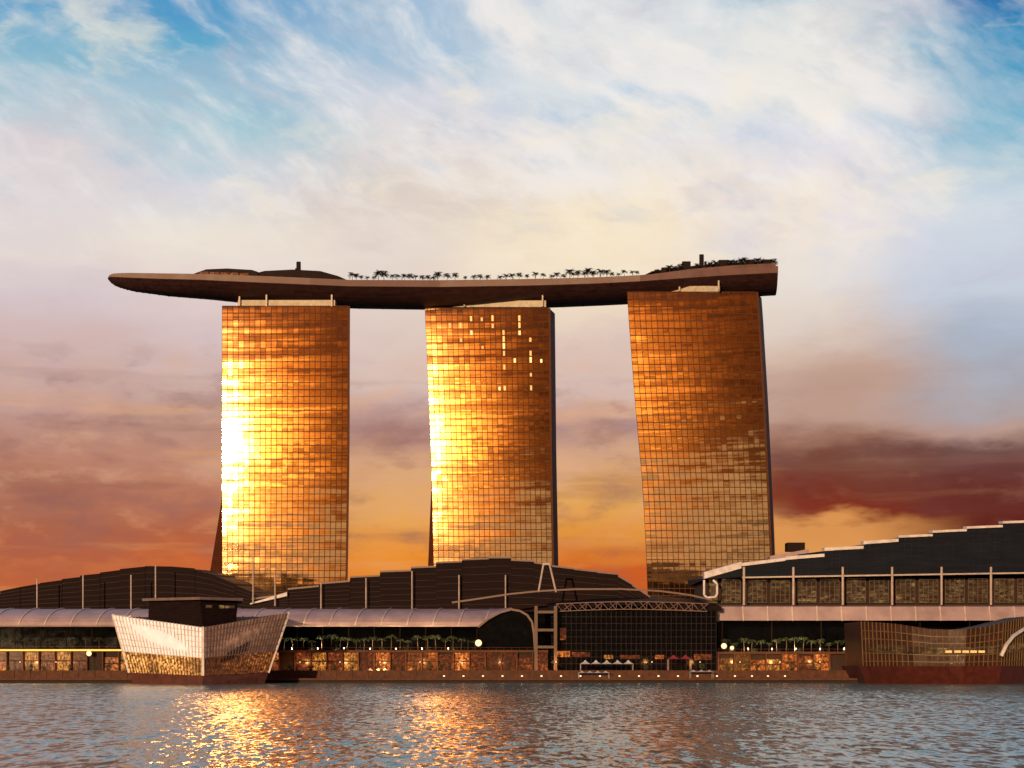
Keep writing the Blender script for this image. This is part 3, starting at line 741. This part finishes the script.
mb = MB(); mb.bar(P(538.5, 592, 722), P(543.5, 564, 722), .75, n=8); mb.bar(P(556, 592, 722), P(549.5, 564, 722), .75, n=8); mb.bar(P(543, 564, 722), P(550, 564, 722), .8)
mb.build('mast_frame', M['mast'], gh)
for px in (536, 555.5):
    mb = MB(); mb.box(X(px - 1.6, 721), X(px + 1.6, 721), 721, 722.4, 4.3, P(0, 606, 721).z); mb.build('portal_post', M['portal'], gh)
for py in (630, 647, 612):
    mb = MB(); mb.box(X(537.7, 721), X(553.8, 721), 721.1, 722.2, P(0, py, 721).z - .5, P(0, py, 721).z + .5); mb.build('portal_rail', M['portal'], gh)

# ------------------------------------------------------------------ right-hand gallery building
rg = thing('gallery_building', tuple(P(880, 664, 745)), 'long dark gallery building at right with a white-edged roof climbing in steps to the right', 'gallery building')
RY = 742
steps = [(704, 579, 741, 568.5), (741, 566.5, 785, 561), (785, 560, 824, 557), (824, 551, 863, 549), (863, 544.5, 898, 542), (898, 538, 932, 536.5), (932, 533, 966, 531.5), (966, 529, 1002, 527.5), (1002, 523.8, 1040, 522.5), (1040, 519.5, 1080, 518), (1080, 516, 1130, 515.5), (1130, 518, 1190, 524), (1190, 530, 1250, 545)]
for i, (xa, ya, xb, yb) in enumerate(steps):
    Y = RY + (i % 2) * .3; lowa = min(579.5, max(ya + 1.5, 576 - (xa - 800) * .016)); lowb = min(580, max(yb + 1.5, 576 - (xb - 800) * .016))
    a, b, la, lb = P(xa, ya, Y), P(xb, yb, Y), P(xa, lowa, Y), P(xb, lowb, Y)
    d = Vector((0, 68, 0)); rs = Vector((0, 0, 2.5))
    mb = MB(); mb.hexa([la, lb, lb + d, la + d], [a, b, b + d + rs, a + d + rs])
    for k in range(1, 6):
        p, q_ = la.lerp(a, k / 6), lb.lerp(b, k / 6); fo = Vector((0, -.2, 0)); uo = Vector((0, 0, .13))
        mb.hexa([p + fo, q_ + fo, q_, p], [p + fo + uo, q_ + fo + uo, q_ + uo, p + uo], 1)
    for k in range(1, 5):
        p, q_ = la.lerp(lb, k / 5), a.lerp(b, k / 5); mb.bar(p + Vector((0, -.05, 0)), q_ + Vector((0, -.05, 0)), .12, .12, 1)
    pn = mb.build('roof_panel', [M['roofblue'], M['roofseam']], rg)
    mb = MB(); f = Vector((0, -1.2, 0)); e = Vector((0, 5, .35)); z0 = Vector((0, 0, .04)); th = 1.25 if i < 5 else .95
    if i == 0: th = 2.6
    u = Vector((0, 0, th)); mb.hexa([a + f + z0, b + f + z0, b + e + z0, a + e + z0], [a + f + u, b + f + u, b + e + u, a + e + u]); mb.build('roof_edge', M['lip'], pn)
# white loop bracket at the left tip
mb = MB()
lp = [(704, 580), (704, 595), (707, 597.5), (715, 597), (717, 594), (717, 584), (713, 580)]
for (a, b), (c, d) in zip(lp, lp[1:]): mb.bar(P(a, b, RY - 2), P(c, d, RY - 2), .75)
mb.build('end_bracket', M['lip'], rg)
# gallery storey
mb = MB(); mb.box(X(706, 752), 300, 752, 800, 29.5, 40.5); mb.build('gallery_wall', M['stonedark'], rg)
gz0, gz1 = P(0, 603, 750).z, P(0, 577, 750).z
cols = [744 + 49.4 * k for k in range(-1, 11)]
for k, (a, b) in enumerate(zip(cols, cols[1:])):
    for h in range(2):
        xa = a + 4 + h * 23; xb = xa + 19
        if xb < 712: continue
        mb = MB(); x0, x1 = X(max(xa, 709), 750), X(xb, 750); mb.box(x0, x1, 750.6, 750.9, gz0, gz1 - .8 - (k % 2) * .4)
        w = mb.build('gallery_window', M['gallery'], rg)
        mb = MB()
        for j in range(5): x = x0 + (x1 - x0) * j / 4; mb.box(x - .12, x + .12, 750.35, 750.58, gz0, gz1 - .6)
        for j in range(4): z = gz0 + (gz1 - gz0 - .8) * j / 3; mb.box(x0 + .13, x1 - .13, 750.38, 750.55, z, z + .16)
        mb.build('frame', M['portal'], w)
for c in cols[1:]:
    mb = MB(); a, b = P(c, 605, 740.5), P(c, 567, 740.5); mb.bar(a, b, .95, n=8); mb.build('column', M['mast'], rg)
mb = MB(); mb.bar(P(742, 577.5, 741), P(1300, 568.5, 741), .6, .6); mb.build('gutter', M['mast'], rg)
# pink band canopy with fins
mb = MB(); z0, z1 = P(0, 620.5, 735).z, P(0, 606.5, 735).z
mb.hexa([(X(716, 735), 735, z0), (300, 735, z0), (300, 751, z0 + 1.5), (X(716, 735), 751, z0 + 1.5)], [(X(716, 735), 737, z1), (300, 737, z1), (300, 751, z1 + 1), (X(716, 735), 751, z1 + 1)])
mb.build('canopy_band', M['canopy'], rg)
for k in range(24):
    x = X(718.5 + k * 24.7, 735)
    mb = MB(); mb.bar((x, 734.8, z0 - .1), (x, 736.8, z1 + .1), .42); mb.build('canopy_fin', M['canopyrib'], rg)
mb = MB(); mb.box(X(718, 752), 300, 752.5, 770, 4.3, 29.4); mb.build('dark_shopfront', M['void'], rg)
for k in range(10):
    x = X(722 + k * 49.4, 740); mb = MB(); mb.bar((x, 739, 11.65), (x, 739, z0 + .3), .5, n=8); mb.build('canopy_post', M['deckdark'], rg)

# low block behind, between the right tower and the gallery roof
lb_ = thing('low_building', tuple(P(788, 664, 850)), 'small pale low building with a dark roof box just right of the right tower', 'building')
mb = MB(); a, b = P(770, 556, 850), P(800, 549, 850); mb.hexa([(a.x, 850, 4.3), (b.x + 4, 850, 4.3), (b.x + 4, 868, 4.3), (a.x, 868, 4.3)], [(a.x, 850, a.z), (b.x + 4, 850, b.z), (b.x + 4, 868, b.z), (a.x, 868, a.z)]); mb.build('wall', M['canopy'], lb_)
mb = MB(); a, b = P(774, 551, 852), P(805, 542.5, 852); mb.box(b.x - 8, b.x, 852, 860, P(0, 551, 852).z, b.z); mb.build('roof_box', M['deckdark'], lb_)

# ------------------------------------------------------------------ faceted glass pavilion in the water
pav = thing('faceted_pavilion', tuple(P(200, 683, 652)), 'faceted glass pavilion flaring out of the water at left, pale above, orange below', 'pavilion')
bot = [P(133, 685, 662), P(203, 685, 636), P(264, 684, 658), P(240, 680, 690), P(150, 680, 690)]
top_ = [P(113, 614.5, 668), P(203, 627, 640), P(289, 612.5, 664), P(262, 616, 700), P(130, 616, 700)]
for p in bot: p.z = -0.5
def ring_at(h):
    return [b.lerp(t, h) for b, t in zip(bot, top_)]
mb = MB(); mb.loft([ring_at(0), ring_at(.17)]); mb.build('plinth', M['plinth'], pav)
inner = lambda r: [p.lerp(sum(r, Vector()) / 5, .02) for p in r]
mb = MB(); mb.loft([inner(ring_at(.171)), inner(ring_at(.985))]); mb.build('core', M['stonedark'], pav)
for i in range(5):
    def q_at(u, h, out=0.0):
        r0 = ring_at(h); a, b = r0[i], r0[(i + 1) % 5]
        n = Vector(((b - a).y, -(b - a).x, 0)).normalized()
        return a.lerp(b, u) + n * out
    def panel(u0, u1, h0, h1, o0=.02, o1=.25):
        f = [q_at(u0, h0, o1), q_at(u1, h0, o1), q_at(u1, h1, o1), q_at(u0, h1, o1)]; bk = [q_at(u0, h0, o0), q_at(u1, h0, o0), q_at(u1, h1, o0), q_at(u0, h1, o0)]
        return [bk[0], bk[1], f[1], f[0]], [bk[3], bk[2], f[2], f[3]]
    n = 26 if i < 2 else 14
    mb = MB(); mb.hexa(*panel(0.004, .996, .47, .99)); 
    for k in range(n + 1):
        u = k / n; mb.hexa(*panel(max(0.002, u - .006), min(.998, u + .006), .47, 1.0, .26, .5), 1)
    for k in range(6): h = .47 + .088 * k; mb.hexa(*panel(.006, .994, h, h + .012, .26, .42), 1)
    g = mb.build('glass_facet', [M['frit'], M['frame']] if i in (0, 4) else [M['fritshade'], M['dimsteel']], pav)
    mb = MB(); mb.hexa(*panel(0.004, .996, .175, .468)); 
    for k in range(n + 1):
        u = k / n; mb.hexa(*panel(max(0.002, u - .004), min(.998, u + .004), .175, .468, .26, .45), 1)
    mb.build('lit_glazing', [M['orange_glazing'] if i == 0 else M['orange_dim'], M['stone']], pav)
    if i in (0, 1, 2, 4):
        mb = MB(); mb.bar(ring_at(.17)[i], ring_at(1.0)[i], .9); mb.build('corner_frame', M['frame'], pav)
# dark upper storey and its thin roof slab
mb = MB(); b4 = [P(148, 622, 658), P(203, 628.5, 646), P(236, 622, 656), P(232, 618, 690), P(152, 618, 690)]; t4 = [P(149, 600.5, 658), P(200, 600.5, 645), P(238, 600.5, 656), P(234, 600, 690), P(152, 600, 690)]
for p in t4: p.z = 28.9
mb.loft([b4, t4]); 
up4 = mb.build('upper_storey', M['roofdark'], pav)
for (u0, u1) in ((.15, .3), (.5, .62), (.66, .9)):
    a, b = t4[1].lerp(t4[2], u0), t4[1].lerp(t4[2], u1); mb = MB(); d = Vector((0, 0, -2.6)); d2 = Vector((0, 0, -1.6)); f = Vector((.3, -.4, 0)); mb.hexa([a + d + f, b + d + f, b + d, a + d], [a + d2 + f, b + d2 + f, b + d2, a + d2]); mb.build('window', M['gallery'], up4)
mb = MB(); sl = [P(142, 600, 656), P(200, 600, 641), P(243, 600, 654), P(240, 600, 694), P(146, 600, 694)]
for p in sl: p.z = 29.0
mb.loft([sl, [p + Vector((0, 0, .9)) for p in sl]]); mb.build('roof_slab', M['lipdim'], pav)

# ------------------------------------------------------------------ ship-like pavilion at far right
rp = thing('slatted_pavilion', tuple(P(960, 683, 660)), 'dark gold slatted pavilion on a red-brown base standing in the water at far right', 'pavilion')
def prof(px):
    return interp([(861, 621.5), (890, 623), (930, 629), (960, 630), (990, 626), (1030, 616), (1075, 612)], px)
def ydep(px): return interp([(861, 668), (900, 655), (960, 648), (1005, 650), (1030, 664), (1075, 690)], px)
pxs = [861, 868, 880, 895, 912, 930, 948, 966, 985, 1003, 1016, 1030, 1050, 1075]
mb = MB(); rings = []; fr = []
for px in pxs:
    Y = ydep(px); t = P(px, prof(px), Y); b = P(px + (2 if px < 960 else -2), 666.5, Y + 2)
    rings.append([t, b, b + Vector((0, 34, 0)), t + Vector((0, 34, 0))]); fr.append((t, b))
mb.loft(rings); mb.build('glass_body', M['brownglass'], rp)
n = 0
for (t0, b0), (t1, b1) in zip(fr, fr[1:]):
    mb = MB(); m_ = max(2, int((t1 - t0).length / 1.6))
    for k in range(m_):
        t, b = t0.lerp(t1, k / m_), b0.lerp(b1, k / m_); o = Vector((0, -.3, 0)); mb.bar(b + o, t + o, .34, .3)
    for h in (.12, .3, .62, .8): mb.bar(b0.lerp(t0, h) + Vector((0, -.55, 0)), b1.lerp(t1, h) + Vector((0, -.55, 0)), .3)
    mb.build('slat_screen', M['gold'], rp)
for (t0, b0), (t1, b1) in zip(fr[1:12], fr[2:12]):
    mb = MB(); mb.bar(b0.lerp(t0, .46) + Vector((0, -.06, 0)), b1.lerp(t1, .46) + Vector((0, -.06, 0)), 4.2, .1); mb.build('lit_band', M['gallery'], rp)
for px in (948, 957, 965, 973, 981):
    Y = ydep(px); a = P(px, 651.5, Y) + Vector((0, -.3, 0)); mb = MB(); mb.box(a.x - 1.1, a.x + 1.1, a.y - .7, a.y - .5, a.z - .45, a.z + .35); mb.build('lamp', M['litpane_dim'], rp)
mb = MB(); rings = []
for px in pxs:
    Y = ydep(px); t = P(px - 2, 666, Y - 1); b = P(px + (6 if px < 960 else -4), 684, Y + 3); b.z = -.6
    rings.append([t, b, b + Vector((0, 36, 0)), t + Vector((0, 36, 0))])
mb.loft(rings); mb.build('base', M['redbase'], rp)
mb = MB(); ar = [(1001, 656), (1006, 645), (1013, 636), (1022, 630), (1032, 625), (1044, 622)]
for (a, b), (c, d) in zip(ar, ar[1:]): mb.bar(P(a, b, ydep(a) - 1.6), P(c, d, ydep(c) - 1.6), 1.1)
mb.build('arch_rib', M['frame'], rp)

# ------------------------------------------------------------------ promenade palms
GP = 'palms on the arcade terraces'
def palm_row(xs_, y, z, label, seed, hmin=4.6, hmax=7.2):
    base = make_palm('palm_tree', 5.6, 2.7, M['palmleaf'], label, GP, seed)
    rnd = random.Random(seed)
    for i, px in enumerate(xs_):
        o = base if i == 0 else copy_tree(base)
        o['label'] = label
        Y = y + rnd.uniform(-4, 4); o.location = (X(px, Y), Y, z); k = rnd.uniform(hmin, hmax) / 5.6
        o.scale = (k, k, k); o.rotation_euler.z = rnd.uniform(0, 6.28)
palm_row([284, 293, 304, 312, 322, 331, 340, 347, 356, 364, 373, 382, 391, 400, 408, 418, 427, 436, 445, 453, 461, 468, 475], 730, 12.2, 'small green palm on the central arcade roof, between glass pavilion and canopy arch', 11, 3.4, 5.6)
palm_row([726, 735, 744, 752, 761, 769, 777, 786, 795, 803, 811, 820, 829, 838, 846, 855], 730, 11.6, 'small green palm on the arcade roof under the right-hand gallery building', 12, 3.2, 5.4)
palm_row([2, 14, 25, 36, 50, 62, 73, 86, 99], 732, 12.6, 'small green palm on the arcade roof at far left above the yellow light strip', 13, 3.2, 4.6)
# bright garden lamps among the palms
def terrace_lamp(px, py, Y, zb, label, r=.75, power=0, color=(1, .72, .35), group=None, name='terrace_lamp', aim=145, cone=150):
    t = thing(name, (X(px, Y), Y, zb), label, 'lamp', group)
    a = P(px, py, Y)
    mb = MB(); mb.bar((a.x, Y, zb), (a.x, Y, a.z - r * .9), .18, n=6); mb.build('post', M['deckdark'], t)
    mb = MB(); rings = []
    for i in range(7):
        th = math.pi * (i + .15) / 6.3; rings.append([Vector((a.x + r * math.sin(th) * math.cos(2 * math.pi * k / 10), Y + r * math.sin(th) * math.sin(2 * math.pi * k / 10), a.z - r * math.cos(th))) for k in range(10)])
    mb.loft(rings); mb.build('lamp_globe', M['lamp'], t, smooth_=True)
    if power:
        ld = bpy.data.lights.new('lamp_light', 'SPOT'); ld.energy = power; ld.color = color; ld.shadow_soft_size = .4; ld.spot_size = R(cone); ld.spot_blend = 1.0
        lo_ = bpy.data.objects.new('lamp_light', ld); COL.objects.link(lo_); lo_.parent = t; lo_.location = (0, -.6, .5) if aim > 90 else (0, .5, a.z - zb); lo_.rotation_euler = (R(aim), 0, 0)
terrace_lamp(478.5, 643, 724, 12.2, 'bright warm globe lamp at the left foot of the canopy arch', 1.3)
terrace_lamp(89, 653.5, 720, 4.26, 'bright warm globe lamp in front of the far left arcade', 1.0)
terrace_lamp(724, 646, 723, 11.6, 'pale yellow globe lamp at the left end of the right-hand arcade roof', 1.1)
terrace_lamp(732, 648, 723, 11.6, 'smaller yellow globe lamp just right of the one at the arcade end', .8)

for px in (292, 318, 344, 370, 396, 422, 448):
    terrace_lamp(px, 648.5, 726, 12.2, 'small garden lamp among the palms on the central arcade roof', .2, 4500, (1, .75, .35), 'garden lamps among the palms')
for px in (748, 772, 796, 820, 844):
    terrace_lamp(px, 648.5, 726, 11.6, 'small garden lamp among the palms on the right-hand arcade roof', .2, 4500, (1, .8, .38), 'garden lamps among the palms')
for px in (20, 56, 300, 340, 380, 420, 460, 500, 556, 652, 700, 740, 780, 820):
    terrace_lamp(px, 662, 711, 4.26, 'small orange globe lamp standing on the promenade in front of the arcades', .22, 7000, (1, .42, .12), 'promenade lamps', 'promenade_lamp', 62, 125)

# ------------------------------------------------------------------ boardwalk bollard lights
GB = 'bollard lights along the boardwalk edge'
BLAB = 'short bollard light with a glowing head on the boardwalk edge above the water'
bol = thing('bollard_light', (0, 0, 0), BLAB, 'bollard light', GB)
mb = MB(); mb.loft([[Vector((r_ * math.cos(2 * math.pi * k / 8), r_ * math.sin(2 * math.pi * k / 8), z)) for k in range(8)] for r_, z in ((.26, 0), (.2, .1), (.17, .62))]); mb.build('post', M['deckdark'], bol)
mb = MB(); mb.loft([[Vector((r_ * math.cos(2 * math.pi * k / 8), r_ * math.sin(2 * math.pi * k / 8), z)) for k in range(8)] for r_, z in ((.24, .63), (.34, .72), (.34, 1.05), (.15, 1.15))]); mb.build('lamp_head', M['lamp'], bol)
for i, px in enumerate([444 + 19.5 * k for k in range(15)] + [735, 752, 768, 785]):
    o = bol if i == 0 else copy_tree(bol); o.location = (X(px, 685.2), 685.2, 1.61)

# ------------------------------------------------------------------ awnings on the promenade
def awning(name, px0, px1, py, Y, mat, label, zb=4.27, peaks=3, h=1.6):
    a = P((px0 + px1) / 2, py, Y)
    t = thing(name, (a.x, Y, zb), label, 'awning')
    x0, x1 = X(px0, Y), X(px1, Y); z = a.z
    for x in (x0 + .3, x1 - .3):
        for yy in (Y + .3, Y + 4.7):
            mb = MB(); mb.bar((x, yy, zb), (x, yy, z + .1), .16, n=6); mb.build('post', M['mast'], t)
    mb = MB(); w = (x1 - x0) / peaks
    for k in range(peaks):
        xa, xb = x0 + k * w + .02, x0 + (k + 1) * w - .02
        base = [Vector((xa, Y, z)), Vector((xb, Y, z)), Vector((xb, Y + 5, z)), Vector((xa, Y + 5, z))]; m_ = Vector(((xa + xb) / 2, Y + 2.5, z))
        mid = [p.lerp(m_, .6) + Vector((0, 0, h * .45)) for p in base]; tip = [p.lerp(m_, .95) + Vector((0, 0, h)) for p in base]
        mb.loft([base, mid, tip])
    mb.build('canvas_roof', mat, t)
awning('awning', 580, 634, 664, 712, M['white'], 'long white peaked awning on the promenade before the dark glass hall', peaks=5, h=1.5)
awning('awning', 668, 692, 659, 713, M['red'], 'small red awning on the promenade at the right of the dark glass hall', peaks=2, h=1.5)
awning('awning', 578, 610, 673, 693, M['white'], 'pale low awning on the boardwalk below the long white awning', zb=1.61, peaks=4, h=.8)
awning('awning', 690, 714, 672, 693, M['white'], 'pale short awning on the boardwalk left of the right-hand arcade', zb=1.61, peaks=3, h=.8)
awning('awning', 366, 388, 671, 712, M['white'], 'pale peaked awning on the promenade in front of the central arcade', peaks=3, h=1.1)

# ------------------------------------------------------------------ low shrubs in tubs along the promenade
shr = thing('potted_shrub', (0, 0, 0), 'small dark shrub in a low tub on the promenade in front of the arcades', 'shrub', 'shrubs along the promenade')
mb = MB(); mb.loft([[Vector((r_ * math.cos(2 * math.pi * k / 8), r_ * math.sin(2 * math.pi * k / 8), z)) for k in range(8)] for r_, z in ((.5, 0), (.65, .55), (.6, .6))]); mb.build('tub', M['stonedark'], shr)
mb = MB(); rnd = random.Random(5)
for k in range(170):
    d = Vector((rnd.gauss(0, 1), rnd.gauss(0, 1), rnd.gauss(0, 1))).normalized() * rnd.uniform(.55, 1.05)
    c = Vector((0, 0, 1.45)) + Vector((d.x, d.y, d.z * .9)); u = Vector((rnd.gauss(0, 1), rnd.gauss(0, 1), rnd.gauss(0, 1))).normalized() * .24; v = Vector((rnd.gauss(0, 1), rnd.gauss(0, 1), rnd.gauss(0, 1))).normalized() * .24
    mb.face([c - u, c + v, c + u])
mb.build('foliage', M['palmleaf'], shr, fix=False)
rnd = random.Random(9)
for i, px in enumerate([8, 31, 44, 70, 95, 108, 290, 297, 311, 327, 335, 352, 361, 376, 394, 402, 415, 430, 441, 449, 470, 487, 509, 521, 646, 702, 728, 747, 757, 773, 792, 801, 815, 832, 848]):
    o = shr if i == 0 else copy_tree(shr)
    Y = rnd.uniform(706, 716); o.location = (X(px, Y), Y, 4.27); k = rnd.uniform(.7, 1.25); o.scale = (k, k, k * rnd.uniform(.8, 1.2)); o.rotation_euler.z = rnd.uniform(0, 6)
